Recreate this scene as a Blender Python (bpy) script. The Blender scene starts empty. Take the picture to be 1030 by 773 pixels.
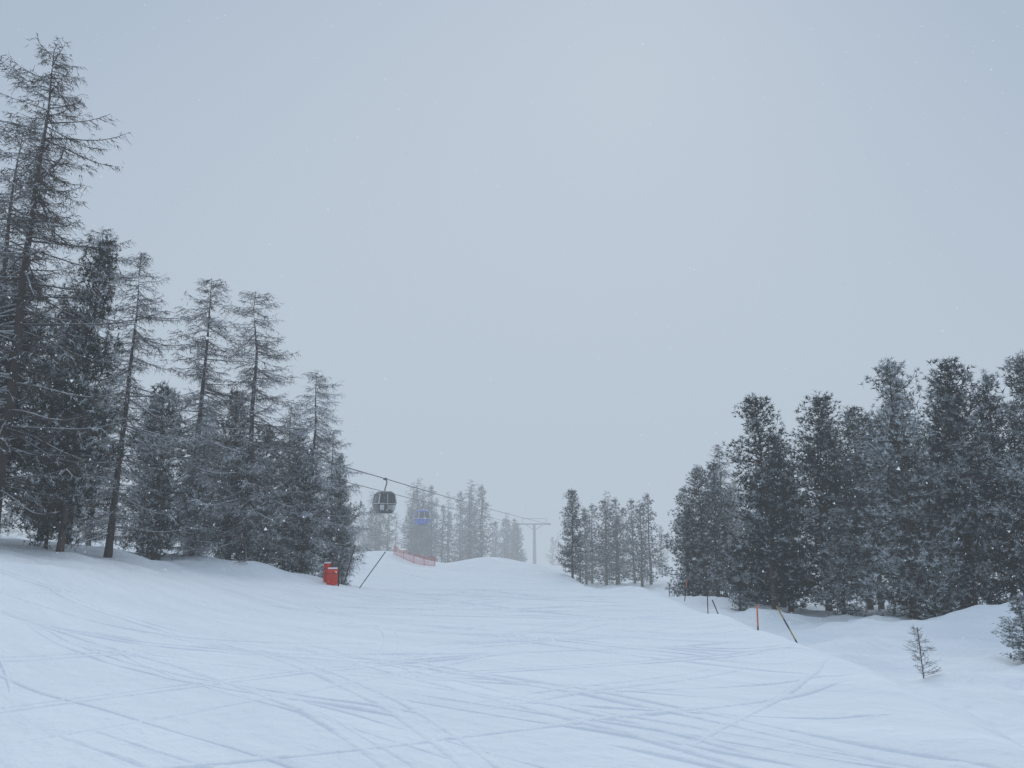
import bpy, bmesh, math, random
import numpy as np
from mathutils import Vector, noise, Matrix

scene = bpy.context.scene
scene.view_settings.view_transform = 'Standard'
scene.view_settings.look = 'None'
scene.view_settings.exposure = 0
COL = scene.collection

# ------------------------------------------------------------------ helpers
def new_mat(name):
    m = bpy.data.materials.new(name); m.use_nodes = True
    nt = m.node_tree
    b = nt.nodes.get('Principled BSDF')
    return m, nt, b

def diffuse_mat(name):
    m = bpy.data.materials.new(name); m.use_nodes = True
    nt = m.node_tree
    for n in list(nt.nodes): nt.nodes.remove(n)
    o = nt.nodes.new('ShaderNodeOutputMaterial'); b = nt.nodes.new('ShaderNodeBsdfDiffuse')
    nt.links.new(b.outputs[0], o.inputs['Surface'])
    return m, nt, b

def simple_mat(name, col, rough=0.6, metal=0.0, var=0.15, scale=6.0):
    m, nt, b = new_mat(name)
    tc = nt.nodes.new('ShaderNodeTexCoord')
    n = nt.nodes.new('ShaderNodeTexNoise'); n.inputs['Scale'].default_value = scale
    n.inputs['Detail'].default_value = 4
    nt.links.new(tc.outputs['Object'], n.inputs['Vector'])
    mx = nt.nodes.new('ShaderNodeMix'); mx.data_type = 'RGBA'
    mx.inputs['A'].default_value = (*[c*(1-var) for c in col], 1)
    mx.inputs['B'].default_value = (*[min(1, c*(1+var)) for c in col], 1)
    nt.links.new(n.outputs['Fac'], mx.inputs['Factor'])
    nt.links.new(mx.outputs['Result'], b.inputs['Base Color'])
    b.inputs['Roughness'].default_value = rough
    b.inputs['Metallic'].default_value = metal
    return m

def sstep(a, b, t):
    t = max(0.0, min(1.0, (t-a)/(b-a)))
    return t*t*(3-2*t)

# ------------------------------------------------------------------ terrain
def lerp_table(tab, t):
    if t <= tab[0][0]: return tab[0][1]
    for (a, va), (b, vb) in zip(tab, tab[1:]):
        if t <= b:
            k = (t-a)/(b-a); k = k*k*(3-2*k)
            return va+(vb-va)*k
    return tab[-1][1]

BASE = [(-60, 3.0), (2, 0.0), (36, -1.0), (52, -1.95), (72, -1.6), (88, -1.9), (160, -6.6), (260, -11), (600, -16)]
EDGE = [(-40, 3.4), (6, 4.0), (13, 4.9), (20, 5.7), (38, 6.7), (60, 5.0), (80, 4.0), (140, 12), (400, 20)]
BUMPS = [(-2.2, 75, 4.2, 4.0, 1.15), (1.8, 70, 3.0, 3.0, .5), (-12.5, 79, 5.0, 4.0, 1.2), (-20, 72, 5, 6, 1.2),
         (-12.4, 37.5, 1.6, 1.4, .5), (-10.4, 39.5, 1.3, 1.2, .32), (-14.8, 38, 1.8, 1.4, .35), (-17, 33, 1.6, 1.2, .3),
         (9.8, 49, 2.6, 4, .75), (13.0, 47, 3, 4, .8),
         (18.3, 29, 3.0, 2.2, 1.05), (21.5, 26, 4, 2.8, 1.3), (13.5, 30, 2.2, 2.2, .5), (15.4, 22.5, 2.2, 1.7, .55), (11.2, 25.5, 1.5, 1.3, .3),
         (9.2, 41, 1.8, 3, .5), (12.2, 37, 2.0, 1.7, .5), (15.5, 33.5, 1.5, 1.3, .4), (-6.5, 62, 4, 4, .25),
         (9.0, 14.5, 1.3, 1.0, .22), (12.2, 18.5, 1.5, 1.1, .28), (13.4, 26.5, 1.2, 1.0, .3), (10.3, 29.5, 1.0, .9, .22)]

def edge_x(y):
    return lerp_table(EDGE, y) + .45*noise.noise(Vector((3.3, y*.25, 0))) + .12*noise.noise(Vector((8.3, y*1.1, 0)))

def piste_mask(x, y):
    xe = edge_x(y)
    r = 1 - sstep(xe-.3, xe+.9, x)
    l = sstep(-14.5-.05*y, -11-.02*y, x) if y > 22 else sstep(-24, -19, x)
    return r*l

def H(x, y):
    z = lerp_table(BASE, y)
    t = -x-8.2
    soft = math.log1p(math.exp(max(-30, min(30, t/1.3))))*1.3
    soft = 26*(1-math.exp(-soft/26)) if soft > 0 else 0
    k = .245 - .055*sstep(28, 42, y) - .10*sstep(50, 90, y)
    k *= 1-.25*sstep(14, 2, y) if y < 14 else 1
    z += soft*k
    xe = edge_x(y)
    far = sstep(90, 150, y)
    drop = 1.3*sstep(xe-.2, xe+2.6, x)*(1-.6*far)
    drop += .35*sstep(46, 60, y)*(1-far)*sstep(xe-3, xe+2, x)
    z -= drop
    z += (.12+.07*noise.noise(Vector((x*1.5, y*.8, 2))))*math.exp(-((x-xe+.3)/.6)**2)*(1-far)
    rt = max(0, x-xe-9)
    z += min(rt, 60)*.035*sstep(20, 60, y)
    for bx, by, sx, sy, h in BUMPS:
        dx = (x-bx)/sx; dy = (y-by)/sy
        q = dx*dx+dy*dy
        if q < 9: z += h*math.exp(-q)
    r = 1 - sstep(xe-.3, xe+.9, x)
    l = sstep(-14.5-.05*y, -11-.02*y, x) if y > 22 else sstep(-24, -19, x)
    pm = r*l
    off = 1-pm
    v = Vector((x, y, 0))
    z += off*(.26*noise.noise(v*.33+Vector((7, 1, 0))) + .20*noise.noise(v*.9) + .10*noise.noise(v*2.2))
    z += pm*(.08*noise.noise(v*.18) + .012*noise.noise(v*.8))
    if abs(x) > 60 or y > 120:
        z += 2.0*noise.noise(v*.02)*sstep(60, 140, max(abs(x), y-60))
    return z

def build_terrain():
    nx, ny = 300, 420
    us = np.linspace(-1, 1, nx); ks = 5.2
    xs = 3 + 420*np.sinh(ks*us)/math.sinh(ks)
    vs = np.linspace(0, 1, ny)
    kv = 5.0
    ys_f = 3 + 700*np.sinh(kv*vs)/math.sinh(kv)
    ys_b = -np.linspace(80, 0, 40)[:-1]*1.0 + 3 - .3
    ys = np.concatenate([ys_b, ys_f])
    verts = []
    for y in ys:
        for x in xs:
            verts.append((float(x), float(y), H(float(x), float(y))))
    faces = []
    for j in range(len(ys)-1):
        for i in range(nx-1):
            a = j*nx+i
            faces.append((a, a+1, a+nx+1, a+nx))
    me = bpy.data.meshes.new('snow_ground')
    me.from_pydata(verts, [], faces)
    me.polygons.foreach_set('use_smooth', [True]*len(faces))
    ob = bpy.data.objects.new('snow_ground', me); COL.objects.link(ob)
    m, nt, b = diffuse_mat('snow')
    L = nt.links.new
    geo = nt.nodes.new('ShaderNodeNewGeometry')
    mp = nt.nodes.new('ShaderNodeMapping'); mp.inputs['Rotation'].default_value = (0, 0, math.radians(44))
    L(geo.outputs['Position'], mp.inputs['Vector'])
    mp2 = nt.nodes.new('ShaderNodeMapping'); mp2.inputs['Scale'].default_value = (.22, 1.3, .5)
    L(mp.outputs[0], mp2.inputs['Vector'])
    st = nt.nodes.new('ShaderNodeTexNoise'); st.inputs['Scale'].default_value = 1; st.inputs['Detail'].default_value = 5
    st.inputs['Roughness'].default_value = .66
    L(mp2.outputs[0], st.inputs['Vector'])
    fine = nt.nodes.new('ShaderNodeTexNoise'); fine.inputs['Scale'].default_value = 4; fine.inputs['Detail'].default_value = 4
    L(geo.outputs['Position'], fine.inputs['Vector'])
    f2 = nt.nodes.new('ShaderNodeMath'); f2.operation = 'MULTIPLY'; f2.inputs[1].default_value = .07
    L(fine.outputs['Fac'], f2.inputs[0])
    h1 = nt.nodes.new('ShaderNodeMath'); h1.operation = 'MULTIPLY_ADD'; h1.inputs[1].default_value = .08
    L(st.outputs['Fac'], h1.inputs[0]); L(f2.outputs[0], h1.inputs[2])
    bp = nt.nodes.new('ShaderNodeBump'); bp.inputs['Strength'].default_value = .8; bp.inputs['Distance'].default_value = 1.0
    L(h1.outputs[0], bp.inputs['Height']); L(bp.outputs[0], b.inputs['Normal'])
    c3 = nt.nodes.new('ShaderNodeMapRange'); c3.inputs['From Min'].default_value = .34; c3.inputs['From Max'].default_value = .62
    L(st.outputs['Fac'], c3.inputs['Value'])
    mx = nt.nodes.new('ShaderNodeMix'); mx.data_type = 'RGBA'; mx.clamp_factor = True
    mx.inputs['A'].default_value = (.84, .87, .90, 1); mx.inputs['B'].default_value = (.905, .93, .955, 1)
    L(c3.outputs[0], mx.inputs['Factor']); L(mx.outputs['Result'], b.inputs['Color'])
    me.materials.append(m)
    return m
M_GROUND = build_terrain()

# ski tracks: real ridges pressed up beside each ski line, following the slope
def ski_tracks():
    R = random.Random(33)
    verts = []; faces = []
    def ribbon(path, w, hgt):
        prof = [(-1.0, -.02), (-.62, .55), (-.25, 1.0), (.05, .40), (.35, .36), (.6, .62), (1.0, -.02)]
        n = len(path); base = len(verts); k = len(prof)
        for i, (x, y) in enumerate(path):
            x0, y0 = path[max(0, i-1)]; x1, y1 = path[min(n-1, i+1)]
            dx, dy = x1-x0, y1-y0; l = math.hypot(dx, dy) or 1
            px, py = -dy/l, dx/l
            s = i/(n-1); fade = sstep(0, .2, s)*sstep(1, .8, s)
            fade *= .5+1.1*abs(noise.noise(Vector((x*.45, y*.45, 5))))
            for a, h in prof:
                X = x+px*a*w; Y = y+py*a*w
                verts.append((X, Y, H(X, Y)-.010+(h*hgt+.010)*min(1.1, fade) if h > 0 else H(X, Y)-.03))
        for i in range(n-1):
            for j in range(k-1):
                a = base+i*k+j
                faces.append((a, a+k, a+k+1, a+1))
    def run(x, y, head, length, curv, wob):
        p = []; st = .28; n = int(length/st)
        ph = R.uniform(0, 6.28)
        for i in range(n):
            p.append((x, y))
            head += (curv+wob*math.sin(ph+i*st*.45))*st
            x += math.cos(head)*st; y += math.sin(head)*st
            if piste_mask(x, y) < .6 or y < 2.5: break
        return p
    for i in range(120):
        y = 4.5+38*R.random()**1.25; x = R.uniform(-.85*y-2, .1*y+1)
        sgn = R.random()
        if sgn < .68: head = math.radians(R.uniform(-62, -20))
        elif sgn < .74: head = math.radians(R.uniform(-12, 6))
        else: head = math.radians(R.uniform(15, 80))
        path = run(x, y, head, R.uniform(6, 22), R.uniform(-.04, .05), R.uniform(0, .06))
        if len(path) < 14: continue
        w = R.uniform(.05, .11); h = R.uniform(.016, .034)
        ribbon(path, w, h)
        if R.random() < .6:
            off = R.uniform(.22, .36)
            q = []
            for j, (px_, py_) in enumerate(path):
                a = path[max(0, j-1)]; b = path[min(len(path)-1, j+1)]
                dx, dy = b[0]-a[0], b[1]-a[1]; l = math.hypot(dx, dy) or 1
                q.append((px_-dy/l*off, py_+dx/l*off))
            ribbon(q, w*.9, h*.8)
    me = bpy.data.meshes.new('ski_tracks'); me.from_pydata(verts, [], faces)
    me.polygons.foreach_set('use_smooth', [True]*len(faces))
    me.materials.append(M_GROUND)
    ob = bpy.data.objects.new('ski_tracks', me); COL.objects.link(ob)
ski_tracks()

# ------------------------------------------------------------------ tree materials
def frost_mat(name, dark, dark2, snow=(.82, .86, .90)):
    m, nt, b = diffuse_mat(name); L = nt.links.new
    a = nt.nodes.new('ShaderNodeAttribute'); a.attribute_name = 'frost'
    oi = nt.nodes.new('ShaderNodeObjectInfo')
    m1 = nt.nodes.new('ShaderNodeMix'); m1.data_type = 'RGBA'
    m1.inputs['A'].default_value = (*dark, 1); m1.inputs['B'].default_value = (*dark2, 1)
    L(oi.outputs['Random'], m1.inputs['Factor'])
    m2 = nt.nodes.new('ShaderNodeMix'); m2.data_type = 'RGBA'
    L(a.outputs['Fac'], m2.inputs['Factor']); L(m1.outputs['Result'], m2.inputs['A'])
    m2.inputs['B'].default_value = (*snow, 1)
    L(m2.outputs['Result'], b.inputs['Color'])
    return m
M_NEEDLE = frost_mat('stone_pine_needles', (.018, .028, .025), (.040, .054, .043))
M_BARK = frost_mat('bark', (.06, .042, .035), (.10, .072, .060))
M_TWIG = frost_mat('larch_twigs', (.055, .042, .036), (.105, .080, .068))

class TB:
    def __init__(s, seed):
        s.r = random.Random(seed); s.np = np.random.RandomState(seed)
        s.v = []; s.f = []; s.fr = []; s.mi = []
        s.bl = []
    def tube(s, pts, rads, k, mat, frost=0.0):
        base = len(s.v)
        n = len(pts)
        for i, p in enumerate(pts):
            d = (pts[min(i+1, n-1)]-pts[max(i-1, 0)]).normalized()
            a = d.cross(Vector((0, 0, 1)))
            if a.length < .1: a = d.cross(Vector((1, 0, 0)))
            a.normalize(); b = d.cross(a)
            for j in range(k):
                t = 2*math.pi*j/k
                o = a*math.cos(t)+b*math.sin(t)
                s.v.append(tuple(p+o*rads[i]))
                s.fr.append(frost + (.9*max(0, o.z) if frost > 0 else 0))
        for i in range(n-1):
            for j in range(k):
                s.f.append((base+i*k+j, base+i*k+(j+1) % k, base+(i+1)*k+(j+1) % k, base+(i+1)*k+j))
                s.mi.append(mat)
    def blade(s, p, d, w, frost, mat):
        s.bl.append((p[0], p[1], p[2], d[0], d[1], d[2], w, frost, mat))
    def mesh(s, name):
        nv = len(s.v)
        B = np.array(s.bl, dtype=np.float64)
        P = B[:, 0:3]; D = B[:, 3:6]; W = B[:, 6:7]
        R = s.np.normal(size=P.shape)
        C = np.cross(D, R); C /= (np.linalg.norm(C, axis=1, keepdims=True)+1e-9)
        V = np.empty((len(B), 3, 3))
        V[:, 0] = P-C*W/2; V[:, 1] = P+C*W/2; V[:, 2] = P+D
        V = V.reshape(-1, 3)
        verts = np.concatenate([np.array(s.v).reshape(-1, 3), V])
        nq = len(s.f); ntr = len(B)
        loops = np.concatenate([np.array(s.f, dtype=np.int32).reshape(-1), np.arange(nv, nv+3*ntr, dtype=np.int32)])
        starts = np.concatenate([np.arange(nq)*4, nq*4+np.arange(ntr)*3]).astype(np.int32)
        me = bpy.data.meshes.new(name)
        me.vertices.add(len(verts)); me.vertices.foreach_set('co', verts.reshape(-1))
        me.loops.add(len(loops)); me.loops.foreach_set('vertex_index', loops)
        me.polygons.add(nq+ntr); me.polygons.foreach_set('loop_start', starts)
        me.polygons.foreach_set('material_index', np.concatenate([np.array(s.mi), B[:, 8]]).astype(np.int32))
        me.update(calc_edges=True)
        at = me.attributes.new('frost', 'FLOAT', 'POINT')
        fr = np.concatenate([np.array(s.fr), np.repeat(B[:, 7], 3)])
        at.data.foreach_set('value', np.clip(fr, 0, 1))
        for m in (M_BARK, M_NEEDLE, M_TWIG): me.materials.append(m)
        me.validate()
        return me

def trunk(t, Ht, r0, wob):
    r = t.r; pts = []; rad = []
    n = 14; ox = r.uniform(0, 50)
    for i in range(n+1):
        k = i/n; z = -.4 + (Ht+.4)*k
        pts.append(Vector((wob*noise.noise(Vector((ox, z*.25, 0)))*k*2, wob*noise.noise(Vector((ox+9, z*.25, 0)))*k*2, z)))
        rad.append(max(.012, r0*(1-k)**.85*(1.25 if i == 0 else 1)))
    t.tube(pts, rad, 8, 0, .03)
    def at(z):
        k = (z+.4)/(Ht+.4)*n; i = min(n-1, max(0, int(k))); return pts[i].lerp(pts[i+1], k-i)
    return at

def make_larch(seed, Ht, R, frost=.25, low=.1, dens=1.0, wmul=1.0, tw=4):
    t = TB(seed); r = t.r
    at = trunk(t, Ht, .011*Ht+.02, .15)
    nb = int(Ht*12*dens)
    ox = r.uniform(0, 99)
    for b in range(nb):
        k = low+(1-low)*((b+r.random())/nb)
        z = k*Ht
        prof = (1-k)**.52*1.12*(.6+.4*sstep(low-.05, low+.2, k))
        az = r.uniform(0, 2*math.pi)
        irr = .75+1.1*noise.noise(Vector((math.cos(az)*1.3+ox, math.sin(az)*1.3, z*.55)))
        L = R*prof*max(.28, irr+.3)*r.uniform(.55, 1.2)+.25
        el = math.radians(r.uniform(-20, 8) + 30*sstep(.85, 1, k))
        out = Vector((math.cos(az), math.sin(az), 0)); side = Vector((-math.sin(az), math.cos(az), 0))
        p = at(z); pts = [p.copy()]; n = 6
        droop = r.uniform(-.02, .18); bend = r.uniform(-.2, .2)
        for i in range(1, n+1):
            s = i/n
            e = el - droop*5*s*(1-s)*1.5 + .8*max(0, s-.55)
            d = out*math.cos(e)+Vector((0, 0, math.sin(e)))+side*bend*s*2
            p = p+d.normalized()*(L/n); pts.append(p.copy())
        r0 = .011+.011*L
        t.tube(pts, [r0*(1-.85*i/n) for i in range(n+1)], 3, 2, frost*.5)
        nt_ = int(L/.085*dens)+3
        fc = frost*(.5+1.9*max(0, noise.noise(Vector((p.x+ox, p.y, p.z))*.7)))
        for q in range(nt_):
            s = (q+r.random())/nt_
            s = .05+.95*s
            i = min(n-1, int(s*n)); o = pts[i].lerp(pts[i+1], s*n-i)
            sg = 1 if r.random() < .5 else -1
            d = out*r.uniform(.2, .9)+side*sg*r.uniform(.3, 1.0)+Vector((0, 0, r.uniform(-.85, .25)))
            d.normalize()
            l = r.uniform(.3, .85)*(1-.45*s)*(min(1, .45+L/2.2))
            f0 = 1 if r.random() < fc*.9 else fc*.4
            t.blade(o, d*l, r.uniform(.016, .030)*wmul, min(1, f0*r.uniform(.3, 1)), 2)
            for w in range(tw):
                ss = r.uniform(.15, .95); o2 = o+d*l*ss
                d2 = d*.6+Vector((r.gauss(0, .6), r.gauss(0, .6), r.gauss(-.35, .4)))
                d2.normalize()
                t.blade(o2, d2*r.uniform(.10, .30), r.uniform(.016, .028)*wmul, min(1, f0*r.uniform(.3, 1.1)), 2)
    return t.mesh('larch_mesh')

def make_pine(seed, Ht, R, frost=.2, low=.06, dens=1.0, needles=8, nl=.25, wmul=1.0):
    t = TB(seed); r = t.r
    at = trunk(t, Ht*.97, .013*Ht+.03, .15)
    nb = int(Ht*14*dens); ox = r.uniform(0, 99)
    for b in range(nb):
        k = low+(1-low)*((b+r.random())/nb)
        z = k*Ht*.97
        kk = (k-low)/(1-low)
        prof = (1-kk)**.54*(.62+.38*sstep(0, .28, kk))*1.16
        az = r.uniform(0, 2*math.pi)
        irr = 1+1.0*noise.noise(Vector((math.cos(az)*1.1+ox, math.sin(az)*1.1, z*.65)))
        L = R*prof*max(.35, irr)*r.uniform(.5, 1.1)+.15
        el = math.radians(r.uniform(-22, 14)+45*kk*kk)
        out = Vector((math.cos(az), math.sin(az), 0))
        p = at(min(z, Ht*.95)); pts = [p.copy()]; n = 5
        for i in range(1, n+1):
            s = i/n; e = el-.15*math.sin(s*math.pi)+.75*s*s
            d = out*math.cos(e)+Vector((0, 0, math.sin(e)))
            p = p+d*(L/n); pts.append(p.copy())
        t.tube(pts, [(.014+.011*L)*(1-.8*i/n) for i in range(n+1)], 3, 0, 0)
        ntf = max(5, int(L*14*dens))
        clump = noise.noise(Vector((p.x+ox, p.y, p.z))*.9)
        for q in range(ntf):
            s = .22+.80*((q+r.random())/ntf); s = min(s, 1)
            i = min(n-1, int(s*n)); o = pts[i].lerp(pts[i+1], s*n-i)
            sp = .34*min(1, .4+L*.45)*(1.15-.6*s)
            off = Vector((r.gauss(0, sp), r.gauss(0, sp), r.gauss(.0, sp*.42)))
            c = o+off
            ax = (out*.5+off*1.4+Vector((0, 0, .45))); ax.normalize()
            up = off.z/(sp*.42+.01)
            pr = frost*(.4+.8*max(0, up)+1.9*max(0, clump))*(.3+1.1*s)
            f0 = r.uniform(.5, 1) if r.random() < pr else frost*.28*r.random()
            for w in range(needles):
                d = ax*r.uniform(.15, 1)+Vector((r.gauss(0, .62), r.gauss(0, .62), r.gauss(0, .55)))
                d.normalize()
                ff = f0*r.uniform(.5, 1.0) if d.z > -.1 else f0*.35
                t.blade(c, d*r.uniform(.55, 1.1)*nl, r.uniform(.03, .058)*wmul, min(1, ff), 1)
    tp = at(Ht*.96)
    for w in range(90):
        c = tp+Vector((r.gauss(0, .10), r.gauss(0, .10), r.uniform(-.7, Ht*.03+.1)))
        d = Vector((r.gauss(0, .5), r.gauss(0, .5), r.uniform(.2, 1))).normalized()
        t.blade(c, d*nl, .03, frost*r.uniform(0, 1), 1)
    return t.mesh('stone_pine_mesh')

LA = [make_larch(1, 19, 3.5, .20), make_larch(2, 15, 2.9, .42, .10), make_larch(3, 15, 2.7, .52, .06, 1.05), make_larch(4, 11.5, 2.3, .9, .02, 1.25)]
LAH = [19, 15, 15, 11.5]
PI = [make_pine(11, 12, 2.7, .28), make_pine(12, 12, 2.55, .52, .07), make_pine(13, 12, 2.6, .80, .04), make_pine(14, 11, 2.2, .36, .20), make_pine(15, 8, 1.8, .5, .02), make_pine(16, 8, 1.9, 1.1, .01)]
PIH = [12, 12, 12, 11, 8, 8]
FL = [make_larch(21, 14, 2.6, .3, .08, .42, 2.8, 2), make_larch(22, 14, 2.3, .3, .05, .42, 2.8, 2)]
FP = [make_pine(31, 12, 2.4, .35, .05, .5, 4, .36, 2.4), make_pine(32, 12, 2.1, .45, .05, .5, 4, .36, 2.4)]
rr = random.Random(5)
def put(kind, var, x, y, h, wscale=1.0, parent=None, name=None):
    me, hh = {'L': lambda: (LA[var], LAH[var]), 'P': lambda: (PI[var], PIH[var]), 'l': lambda: (FL[var], 14), 'p': lambda: (FP[var], 12)}[kind]()
    nm = name or ('larch_tree' if kind in 'Ll' else 'stone_pine_tree')
    ob = bpy.data.objects.new(nm, me); COL.objects.link(ob)
    s = h/hh
    ob.location = (x, y, H(x, y)-.05)
    ob.scale = (s*wscale, s*wscale, s)
    ob.rotation_euler = (rr.uniform(-.02, .02), rr.uniform(-.02, .02), rr.uniform(0, 6.28))
    if parent: ob.parent = parent
    return ob

TREES = [
 # left group
 ('L', 0, -17.9, 26, 19.2, 1.0), ('L', 1, -21.5, 30, 17.5, 1.1), ('P', 0, -17.0, 28.5, 12.8, .66), ('P', 3, -19.2, 27.5, 10.5, .95),
 ('L', 2, -16.5, 31, 13.2, .95), ('L', 2, -20.6, 35, 15.5, .9), ('P', 1, -22.5, 36, 12, .8),
 ('P', 0, -18.6, 30.2, 6.5, .75), ('P', 4, -17.0, 36, 8.6, .88), ('L', 1, -17.1, 40, 15.5, 1.12), ('L', 3, -16.0, 38.0, 8.0, .95), ('L', 2, -14.1, 40, 15.4, 1.15),
 ('P', 0, -15.6, 41.5, 9.8, .75), ('L', 3, -11.5, 42, 11.7, 1.15), ('P', 2, -9.9, 43, 7.4, .7), ('P', 5, -13.2, 39.6, 6.0, .9),
 ('P', 5, -16.2, 38.6, 5.4, .9), ('L', 3, -12.9, 43, 9.9, 1.0), ('P', 5, -9.4, 42.2, 4.4, .8), ('P', 4, -14.5, 43.5, 8.5, 1.1), ('P', 2, -11.3, 40.8, 7.2, .8),
 ('P', 5, -17.6, 37.4, 4.2, .9), ('L', 3, -18.0, 43, 9.0, .9), ('P', 1, -22.5, 46, 10, .9), ('L', 2, -28, 50, 13, 1), ('P', 2, -12.2, 42.0, 8.5, .75),
 ('P', 4, -15.0, 40.2, 6.0, 1.0), ('L', 3, -10.6, 44.5, 9.0, 1.0),
 # right group
 ('P', 0, 5.15, 65, 7.6, .9), ('p', 1, 7.6, 78, 7.8, 1.1), ('p', 0, 9.4, 76, 8.6, 1.1), ('p', 0, 11.2, 80, 9.0, 1.1), ('p', 1, 12.6, 74, 8.0, 1.2),
 ('p', 1, 14.2, 78, 9.2, 1.1), ('l', 0, 10.4, 84, 10, .9), ('p', 0, 16.6, 72, 9.4, 1), ('p', 0, 8.6, 82, 8.6, 1.1), ('p', 1, 10.3, 75, 6.5, 1.3), ('p', 0, 13.2, 82, 9, 1.1), ('p', 1, 6.6, 74, 5.4, 1.2),
 ('P', 1, 13.9, 55, 10.2, 1.1), ('P', 2, 15.3, 57, 10.8, 1.0), ('L', 1, 16.8, 60, 12.4, .9), ('P', 0, 17.4, 52, 9.4, 1.1), ('P', 4, 12.9, 56, 7.0, 1.1),
 ('P', 0, 13.7, 40, 11.7, 1.06), ('P', 1, 15.6, 43, 10.2, 1.0), ('P', 0, 17.3, 42, 12.2, 1.02), ('P', 1, 19.2, 45, 11.4, 1.0), ('P', 3, 21.4, 46, 12.5, 1.1),
 ('P', 2, 17.9, 34, 12.1, 1.0), ('L', 1, 18.9, 36, 12.4, .6), ('P', 4, 20.3, 39, 10.4, .9), ('P', 3, 21.6, 36, 12.6, 1.05), ('P', 1, 21.6, 33, 11.4, .8),
 ('P', 1, 23.4, 33, 12.2, 1.0), ('P', 1, 21.8, 29.6, 11.2, .85), ('P', 1, 25, 42, 12.8, 1.1), ('P', 5, 16.4, 38, 5.5, 1.1), ('P', 5, 19.4, 34.5, 4.5, 1.1),
 ('P', 0, 24, 50, 13, 1), ('P', 2, 18.6, 55, 10, 1.1), ('P', 0, 28, 38, 13, 1), ('P', 3, 27, 31, 12, 1.2), ('P', 5, 14.6, 46.5, 5.5, 1.1), ('P', 5, 12.6, 42.5, 4.0, 1.1),
 ('P', 4, 22.6, 38.5, 9, 1.1), ('P', 2, 16.6, 47, 10, 1.1),
]
for k, v, x, y, h, w in TREES: put(k, v, x, y, h, w)
put('P', 5, 13.9, 21.0, 1.9, 1.5, name='young_stone_pine')
put('P', 5, 14.8, 20.3, 1.5, 1.7, name='young_stone_pine')
put('P', 5, 10.7, 15.9, .42, 1.4, name='snowy_shrub')

# ------------------------------------------------------------------ distant forest (one parent)
forest = bpy.data.objects.new('distant_forest', None); COL.objects.link(forest)
fr = random.Random(77)
def forest_patch(n, x0, x1, y0, y1, h0, h1, larch=.5):
    for i in range(n):
        x = fr.uniform(x0, x1); y = fr.uniform(y0, y1)
        if fr.random() < larch: put('l', fr.choice([0, 1]), x, y, fr.uniform(h0, h1), .95, forest, 'forest_larch')
        else: put('p', fr.choice([0, 1]), x, y, fr.uniform(h0, h1)*.92, .95, forest, 'forest_pine')
forest_patch(26, -15.5, -4.5, 112, 126, 10, 14.5, .4)
forest_patch(24, -32, -14, 108, 136, 9, 12.5, .4)
forest_patch(14, -4, 1.5, 135, 165, 9, 12.5, .5)
forest_patch(22, -80, -24, 60, 150, 10, 15, .5)
forest_patch(26, 17, 80, 62, 130, 9, 12, .2)
forest_patch(22, -50, 30, 180, 240, 9, 14, .4)
forest_patch(10, 8, 40, 110, 160, 8, 11, .2)

# ------------------------------------------------------------------ small objects helpers
def bm_obj(name, bm, mat, parent=None, smooth=False):
    me = bpy.data.meshes.new(name); bm.to_mesh(me); bm.free()
    if smooth: me.polygons.foreach_set('use_smooth', [True]*len(me.polygons))
    me.materials.append(mat)
    ob = bpy.data.objects.new(name, me); COL.objects.link(ob)
    if parent: ob.parent = parent
    return ob
def box(name, c, s, mat, parent, bevel=0.0, taper=None, seg=2):
    bm = bmesh.new(); bmesh.ops.create_cube(bm, size=1)
    for v in bm.verts:
        t = taper(v.co) if taper else (1, 1)
        v.co = Vector((v.co.x*s[0]*t[0], v.co.y*s[1]*t[1], v.co.z*s[2]))
    if bevel: bmesh.ops.bevel(bm, geom=bm.edges[:], offset=bevel, segments=seg, affect='EDGES', profile=.5)
    bmesh.ops.translate(bm, verts=bm.verts, vec=c)
    return bm_obj(name, bm, mat, parent, bool(bevel))
def rod(name, p0, p1, r0, r1, mat, parent, k=10):
    p0 = Vector(p0); p1 = Vector(p1); d = p1-p0
    bm = bmesh.new()
    bmesh.ops.create_cone(bm, cap_ends=True, segments=k, radius1=r0, radius2=r1, depth=d.length)
    q = Vector((0, 0, 1)).rotation_difference(d.normalized()).to_matrix().to_4x4()
    bmesh.ops.transform(bm, matrix=Matrix.Translation((p0+p1)/2) @ q, verts=bm.verts)
    return bm_obj(name, bm, mat, parent)
def empty(name, loc, rot=(0, 0, 0)):
    e = bpy.data.objects.new(name, None); e.location = loc; e.rotation_euler = rot; COL.objects.link(e); return e

M_STEEL = simple_mat('galvanised_steel', (.30, .31, .32), .6, .2)
M_CABLE = simple_mat('steel_cable', (.04, .04, .045), .6, .3)
M_GLASS = simple_mat('cabin_window', (.02, .024, .028), .12)
M_DARKC = simple_mat('cabin_dark_paint', (.04, .04, .045), .3)
M_LIGHTC = simple_mat('cabin_silver_paint', (.55, .57, .60), .3, .1)
M_BLUEC = simple_mat('cabin_blue_paint', (.006, .08, .45), .4)
M_RED = simple_mat('red_padding', (.66, .055, .03), .6, 0, .25, 3)
M_ORANGE = simple_mat('orange_pole_paint', (.60, .19, .08), .5)
M_YEL = simple_mat('yellow_pole_paint', (.36, .27, .08), .5)
M_BLACK = simple_mat('black_pole_paint', (.03, .03, .033), .6)
M_WOOD = simple_mat('weathered_wood', (.10, .075, .06), .8, 0, .3, 9)
M_NET = simple_mat('red_net', (.55, .09, .08), .7)
M_SNOW = simple_mat('snow_cap', (.86, .89, .92), .8, 0, .03)

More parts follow.
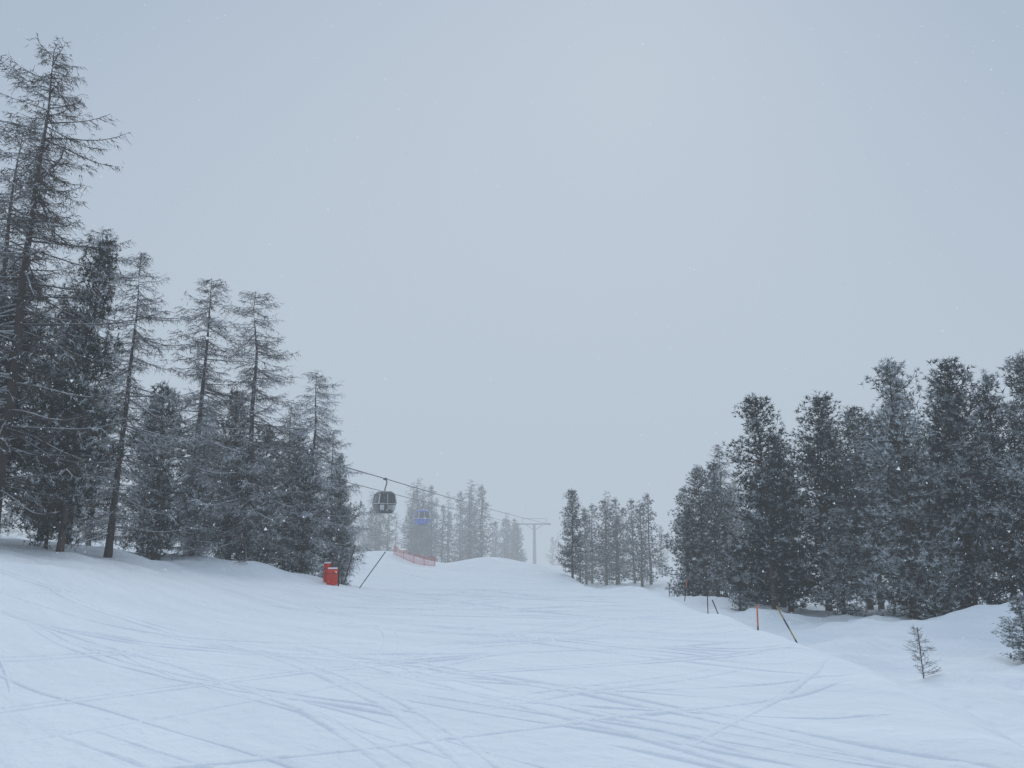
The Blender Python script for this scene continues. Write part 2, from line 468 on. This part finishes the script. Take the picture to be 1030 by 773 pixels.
# ------------------------------------------------------------------ gondola lift
def right_rope(y):
    s = (170-y)/102.0
    return Vector((8.5-.197*(170-y), y, 1.7+2.3+2.7*s-.9*s*(1-s) if s < 1 else 1.7+5.0+(s-1)*3.2))
def left_rope(y):
    s = (170-y)/102.0
    return Vector((1.6-.194*(170-y), y, 1.7+2.3+3.15*s-.5*s*(1-s) if s < 1 else 1.7+5.45+(s-1)*3.2))
def cable(rope):
    pts = [rope(y) for y in np.linspace(49, 170, 30)]
    bm = bmesh.new(); prev = None
    for p in pts:
        ring = [bm.verts.new(p+Vector((math.cos(a)*.04, 0, math.sin(a)*.04))) for a in [i*math.pi/3 for i in range(6)]]
        if prev:
            for i in range(6): bm.faces.new((prev[i], prev[(i+1) % 6], ring[(i+1) % 6], ring[i]))
        prev = ring
    return bm
e = empty('lift_cable', (0, 0, 0))
bm_obj('downhill_rope', cable(right_rope), M_CABLE, e); bm_obj('uphill_rope', cable(left_rope), M_CABLE, e)

def gondola(p, body, trim, yaw):
    e = empty('gondola_cabin', p, (0, 0, yaw)); e.scale = (.9, .9, .93)
    W, D, Hh = 2.0, 1.9, 2.05
    z0 = -1.25-Hh
    box('cabin_lower_shell', (0, 0, z0+.42), (W, D, .84), body, e, .18, lambda c: (1, 1) if c.z > 0 else (.72, .80), 3)
    box('window_band', (0, 0, z0+1.30), (W*.96, D*.96, .92), M_GLASS, e, .08, lambda c: (.84, .86) if c.z > 0 else (1, 1), 2)
    box('roof', (0, 0, z0+1.88), (W*.88, D*.9, .30), body, e, .12, lambda c: (.72, .76) if c.z > 0 else (1, 1), 3)
    box('waist_trim', (0, 0, z0+.86), (W*1.015, D*1.015, .07), trim, e, .02)
    for sx in (-1, 1):
        for sy in (-1, 1):
            rod('corner_pillar', (sx*W*.468, sy*D*.468, z0+.86), (sx*W*.40, sy*D*.41, z0+1.80), .06, .06, trim, e, 6)
            if body is not M_BLUEC:
                box('side_panel', (sx*W*.30, sy*(D*.5+.012), z0+.48), (.42, .03, .5), trim, e, .01)
    for sy in (-1, 1):
        rod('door_mullion', (0, sy*D*.492, z0+.3), (0, sy*D*.43, z0+1.8), .035, .035, trim, e, 6)
        box('ski_rack', (W*.12, sy*(D*.5+.09), z0+.50), (.5, .12, .42), M_STEEL if body is not M_BLUEC else body, e, .02)
    box('floor_bumper', (0, 0, z0-.02), (W*.62, D*.75, .1), M_DARKC, e, .03)
    rod('hanger_stem', (0, 0, z0+1.98), (0, 0, z0+2.25), .09, .07, M_CABLE, e)
    rod('hanger_arm', (0, 0, z0+2.23), (.22, 0, -.30), .06, .06, M_CABLE, e)
    rod('hanger_arm_top', (.22, 0, -.32), (0, 0, -.02), .06, .06, M_CABLE, e)
    box('rope_grip', (0, 0, -.03), (.2, .6, .2), M_CABLE, e, .03)
    box('roof_frame', (0, 0, z0+2.07), (1.0, .3, .08), M_CABLE, e, .02)
    box('roof_snow', (0, 0, z0+2.05), (W*.55, D*.6, .08), M_SNOW, e, .03)
gondola(right_rope(68), M_DARKC, M_LIGHTC, .19+.35)
gondola(left_rope(100), M_BLUEC, M_LIGHTC, .19+.35)

def tower(y):
    a = left_rope(y); b = right_rope(y); c = (a+b)/2
    g = H(c.x, c.y); top = c.z+.1
    e = empty('gondola_lift_tower', (c.x, c.y, 0), (0, 0, -.19))
    w = (b-a).length/2
    rod('tower_tube', (0, 0, g-.5), (0, 0, top), .48, .28, M_STEEL, e, 16)
    box('crossarm', (0, 0, top-.1), (2*w+.4, .35, .35), M_STEEL, e, .04)
    rod('arm_brace', (-w*.6, 0, top-.2), (0, 0, top-1.5), .08, .08, M_STEEL, e)
    rod('arm_brace', (w*.6, 0, top-.2), (0, 0, top-1.5), .08, .08, M_STEEL, e)
    for s in (-1, 1):
        box('sheave_train', (s*w, 0, top-.22), (.14, 3.2, .22), M_CABLE, e, .04)
        for i in range(6): rod('sheave', (s*w-.08, -1.4+i*.56, top-.12), (s*w+.08, -1.4+i*.56, top-.12), .2, .2, M_BLACK, e, 12)
        rod('service_frame', (s*w*.8, 0, top), (s*w*.8, 0, top+1.1), .07, .07, M_STEEL, e)
    rod('service_rail', (-w*.8, 0, top+1.1), (w*.8, 0, top+1.1), .07, .07, M_STEEL, e)
    for i in range(int((top-g)/.5)):
        box('ladder_rung', (0, -.62, g+.5+i*.5), (.45, .05, .05), M_STEEL, e)
    for s in (-1, 1): rod('ladder_rail', (s*.23, -.62, g), (s*.23, -.5, top), .03, .03, M_STEEL, e, 6)
tower(170); tower(49)

# ------------------------------------------------------------------ poles and pads
def pole(name, x, y, h, lean=(0, 0), mats=(M_BLACK,), r=.028):
    g = H(x, y); e = empty(name, (x, y, g))
    n = len(mats) if len(mats) > 1 else 1
    for i, m in enumerate(mats):
        a = -.15 if i == 0 else h*i/n; b = h*(i+1)/n
        rod('pole_section', (lean[0]*a/h, lean[1]*a/h, a), (lean[0]*b/h, lean[1]*b/h, b), r, r, m, e, 10)
    rod('pole_cap', (lean[0], lean[1], h), (lean[0]*1.02, lean[1]*1.02, h+.05), r*1.3, r*.7, mats[-1], e, 10)
pole('piste_marker_pole', 7.8, 24.6, 1.55, (0.04, 0), (M_WOOD, M_ORANGE, M_WOOD, M_ORANGE, M_ORANGE), .026)
pole('piste_marker_pole', 7.7, 20.0, 1.55, (-.76, .1), (M_BLACK, M_YEL, M_BLACK, M_YEL, M_BLACK, M_YEL), .019)
pole('fence_pole', 8.9, 35, 1.45, (0.02, 0), r=.022)
pole('fence_pole', 8.6, 31, 1.3, (-.5, 0), r=.022)
pole('fence_pole', 9.2, 41, 1.2, (.2, 0), (M_BLACK, M_BLACK, M_ORANGE), r=.022)
pole('fence_pole', 8.7, 42.5, 1.0, (.05, 0), r=.022)
pole('leaning_pole', -7.7, 38.6, 1.75, (1.2, .2), (M_BLACK,), .022)
pole('wooden_stake', -8.8, 40.0, 2.0, (.5, 0), (M_WOOD,), .035)

def crash_pad(x, y, w, h, yaw):
    g = H(x, y); e = empty('crash_pad', (x, y, g), (0, 0, yaw))
    box('pad_panel', (0, 0, h/2), (w, .22, h), M_RED, e, .04, None, 3)
    box('strap', (0, 0, h*.72), (w+.02, .24, .03), M_WOOD, e, .01)
    rod('post', (w*.5+.05, .1, -.2), (w*.5+.05, .1, h+.25), .045, .045, M_WOOD, e)
    box('snow_cap', (0, 0, h+.02), (w*.9, .22, .07), M_SNOW, e, .03)
crash_pad(-8.95, 38.0, .52, .80, .2)
crash_pad(-9.35, 38.6, .34, .95, -.5)

def net_fence(p0, p1, h, n):
    e = empty('safety_net_fence', (0, 0, 0))
    bm = bmesh.new()
    P = []
    for i in range(n+1):
        k = i/n; x = p0[0]+(p1[0]-p0[0])*k; y = p0[1]+(p1[1]-p0[1])*k
        P.append(Vector((x, y, H(x, y)+.05)))
    rows = 8
    def sag(i): return 1-.3*abs(math.sin(i/n*math.pi*3.3))
    def pt(i, j): return P[i]+Vector((0, .05*math.sin(i*1.3+j), h*sag(i)*j/rows))
    w = .026
    for j in range(rows+1):
        ww = w*2.0 if j in (0, rows) else w
        for i in range(n):
            a = pt(i, j); b = pt(i+1, j)
            bm.faces.new([bm.verts.new(q) for q in (a, b, b+Vector((0, 0, ww)), a+Vector((0, 0, ww)))])
    for i in range(n+1):
        a = pt(i, 0); b = pt(i, rows)
        bm.faces.new([bm.verts.new(q) for q in (a+Vector((0, .01, 0)), a+Vector((w, .01, 0)), b+Vector((w, .01, 0)), b+Vector((0, .01, 0)))])
    bm_obj('net', bm, M_NET, e)
    for i in range(0, n+1, max(1, n//4)):
        rod('net_post', P[i]+Vector((0, .05, -.2)), P[i]+Vector((0, .05, h*.95)), .03, .03, M_NET, e)
net_fence((-12.0, 77.0), (-7.4, 73.0), .9, 40)

# bare larch sapling
def sapling(x, y, h):
    t = TB(55); r = t.r
    at = trunk(t, h, .020, .05)
    for b in range(46):
        k = .08+.9*b/46; p = at(k*h); az = r.uniform(0, 6.28); L = .42*h*(1-k)**.6*r.uniform(.5, 1)+.05
        d = Vector((math.cos(az), math.sin(az), r.uniform(-.1, .5))).normalized()
        pts = [p+d*L*i/4+Vector((0, 0, .12*L*(i/4)**2)) for i in range(5)]
        t.tube(pts, [.007*(1-.7*i/4) for i in range(5)], 3, 2, .1)
        for q in range(12):
            s = r.uniform(.2, 1); o = p+d*L*s+Vector((0, 0, .12*L*s*s))
            dd = (d*.6+Vector((r.gauss(0, .6), r.gauss(0, .6), r.gauss(.1, .4)))).normalized()
            t.blade(o, dd*r.uniform(.06, .18), .012, r.uniform(0, .5), 2)
    ob = bpy.data.objects.new('larch_sapling', t.mesh('larch_sapling')); COL.objects.link(ob)
    ob.location = (x, y, H(x, y)-.03)
sapling(10.1, 19.2, 1.25)

# ------------------------------------------------------------------ falling snow
M_FLAKE = bpy.data.materials.new('snowflake'); M_FLAKE.use_nodes = True
_nt = M_FLAKE.node_tree
for _n in list(_nt.nodes): _nt.nodes.remove(_n)
_o = _nt.nodes.new('ShaderNodeOutputMaterial'); _d = _nt.nodes.new('ShaderNodeBsdfDiffuse'); _t = _nt.nodes.new('ShaderNodeBsdfTranslucent'); _x = _nt.nodes.new('ShaderNodeMixShader')
_d.inputs['Color'].default_value = (.95, .96, .97, 1); _t.inputs['Color'].default_value = (.95, .96, .97, 1)
_nt.links.new(_d.outputs[0], _x.inputs[1]); _nt.links.new(_t.outputs[0], _x.inputs[2]); _nt.links.new(_x.outputs[0], _o.inputs['Surface'])
def flakes(n):
    R = np.random.RandomState(8)
    c = np.stack([R.uniform(-28, 28, n), R.uniform(2.5, 36, n), R.uniform(-1, 15, n)], 1)
    s = R.uniform(.006, .022, n)*np.where(c[:, 1] < 7, .45, 1.0)
    ph = R.normal(size=(n, 3)); ph /= np.linalg.norm(ph, axis=1, keepdims=True)
    q = np.cross(ph, R.normal(size=(n, 3))); q /= np.linalg.norm(q, axis=1, keepdims=True)
    w = np.cross(ph, q)
    V = np.stack([c+q*s[:, None], c+(-.5*q+.87*w)*s[:, None], c+(-.5*q-.87*w)*s[:, None]], 1)
    me = bpy.data.meshes.new('falling_snow')
    me.vertices.add(3*n); me.vertices.foreach_set('co', V.reshape(-1))
    me.loops.add(3*n); me.loops.foreach_set('vertex_index', np.arange(3*n).astype(np.int32))
    me.polygons.add(n); me.polygons.foreach_set('loop_start', (np.arange(n)*3).astype(np.int32))
    me.update(calc_edges=True)
    me.materials.append(M_FLAKE)
    ob = bpy.data.objects.new('falling_snow', me); COL.objects.link(ob)
flakes(34000)

# ------------------------------------------------------------------ fog (volumes butted end to end; their glow stands in for scattered light)
FOGC = (.485, .565, .655)
def fog_box(name, lo, hi, SIG):
    bm = bmesh.new(); bmesh.ops.create_cube(bm, size=1)
    for v in bm.verts: v.co = Vector([(a+b)/2+c*(b-a) for a, b, c in zip(lo, hi, v.co)])
    m = bpy.data.materials.new(name+'_volume'); m.use_nodes = True; nt = m.node_tree
    for n in list(nt.nodes): nt.nodes.remove(n)
    out = nt.nodes.new('ShaderNodeOutputMaterial')
    ab = nt.nodes.new('ShaderNodeVolumeAbsorption'); ab.inputs['Color'].default_value = (0, 0, 0, 1); ab.inputs['Density'].default_value = SIG
    em = nt.nodes.new('ShaderNodeEmission'); em.inputs['Color'].default_value = (*FOGC, 1); em.inputs['Strength'].default_value = SIG  # emission imitates daylight scattered in the fog, no scattering is computed
    ad = nt.nodes.new('ShaderNodeAddShader')
    nt.links.new(ab.outputs[0], ad.inputs[0]); nt.links.new(em.outputs[0], ad.inputs[1]); nt.links.new(ad.outputs[0], out.inputs['Volume'])
    bm_obj(name, bm, m)
fog_box('fog', (-450, -200, -45), (450, 57.9, 60), .0019)
fog_box('fog_bank', (-450, 58, -45), (450, 800, 60), .0078)

# ------------------------------------------------------------------ world + sun
w = bpy.data.worlds.new('World'); scene.world = w; w.use_nodes = True
nt = w.node_tree
for n in list(nt.nodes): nt.nodes.remove(n)
L = nt.links.new
out = nt.nodes.new('ShaderNodeOutputWorld')
SUN_EL, SUN_AZ = 38, 12
sky = nt.nodes.new('ShaderNodeTexSky'); sky.sky_type = 'NISHITA'; sky.sun_disc = False
sky.sun_elevation = math.radians(SUN_EL); sky.sun_rotation = math.radians(SUN_AZ)
bg1 = nt.nodes.new('ShaderNodeBackground'); bg1.inputs['Strength'].default_value = .08
L(sky.outputs[0], bg1.inputs['Color'])
tc = nt.nodes.new('ShaderNodeTexCoord')
dp = nt.nodes.new('ShaderNodeVectorMath'); dp.operation = 'DOT_PRODUCT'
el = math.radians(9)
dp.inputs[1].default_value = (0.0, math.cos(el), math.sin(el))
L(tc.outputs['Generated'], dp.inputs[0])
nz = nt.nodes.new('ShaderNodeTexNoise'); nz.inputs['Scale'].default_value = 1.4; nz.inputs['Detail'].default_value = 2
L(tc.outputs['Generated'], nz.inputs['Vector'])
ma = nt.nodes.new('ShaderNodeMath'); ma.operation = 'MULTIPLY_ADD'; ma.inputs[1].default_value = .06
L(nz.outputs['Fac'], ma.inputs[0]); L(dp.outputs['Value'], ma.inputs[2])
mr = nt.nodes.new('ShaderNodeMapRange'); mr.interpolation_type = 'SMOOTHSTEP'
mr.inputs['From Min'].default_value = .68; mr.inputs['From Max'].default_value = 1.05
L(ma.outputs[0], mr.inputs['Value'])
cm = nt.nodes.new('ShaderNodeMix'); cm.data_type = 'RGBA'
cm.inputs['A'].default_value = (.375, .470, .595, 1); cm.inputs['B'].default_value = (.525, .60, .69, 1)
L(mr.outputs[0], cm.inputs['Factor'])
bg2 = nt.nodes.new('ShaderNodeBackground'); L(cm.outputs['Result'], bg2.inputs['Color'])
sx = nt.nodes.new('ShaderNodeSeparateXYZ'); L(tc.outputs['Generated'], sx.inputs[0])
zr = nt.nodes.new('ShaderNodeMapRange'); zr.interpolation_type = 'SMOOTHSTEP'
zr.inputs['From Min'].default_value = .66; zr.inputs['From Max'].default_value = 1.0
zr.inputs['To Min'].default_value = 1.0; zr.inputs['To Max'].default_value = 1.8
L(sx.outputs['Z'], zr.inputs['Value']); L(zr.outputs[0], bg2.inputs['Strength'])
mx = nt.nodes.new('ShaderNodeMixShader'); mx.inputs[0].default_value = .95
L(bg1.outputs[0], mx.inputs[1]); L(bg2.outputs[0], mx.inputs[2]); L(mx.outputs[0], out.inputs['Surface'])

sd = bpy.data.lights.new('sun', 'SUN'); sd.energy = 1.0; sd.angle = math.radians(16); sd.color = (1, .97, .93)
so = bpy.data.objects.new('sun', sd); COL.objects.link(so)
d = Vector((math.sin(math.radians(SUN_AZ))*math.cos(math.radians(SUN_EL)), math.cos(math.radians(SUN_AZ))*math.cos(math.radians(SUN_EL)), math.sin(math.radians(SUN_EL))))
so.rotation_euler = d.to_track_quat('Z', 'Y').to_euler()

# ------------------------------------------------------------------ camera
cd = bpy.data.cameras.new('camera'); cam = bpy.data.objects.new('camera', cd); COL.objects.link(cam)
cd.sensor_width = 36; cd.lens = 26; cd.clip_end = 3000; cd.clip_start = .1
cam.location = (0, 0, 1.7)
cam.rotation_euler = (math.radians(90+11.5), 0, 0)
scene.camera = cam
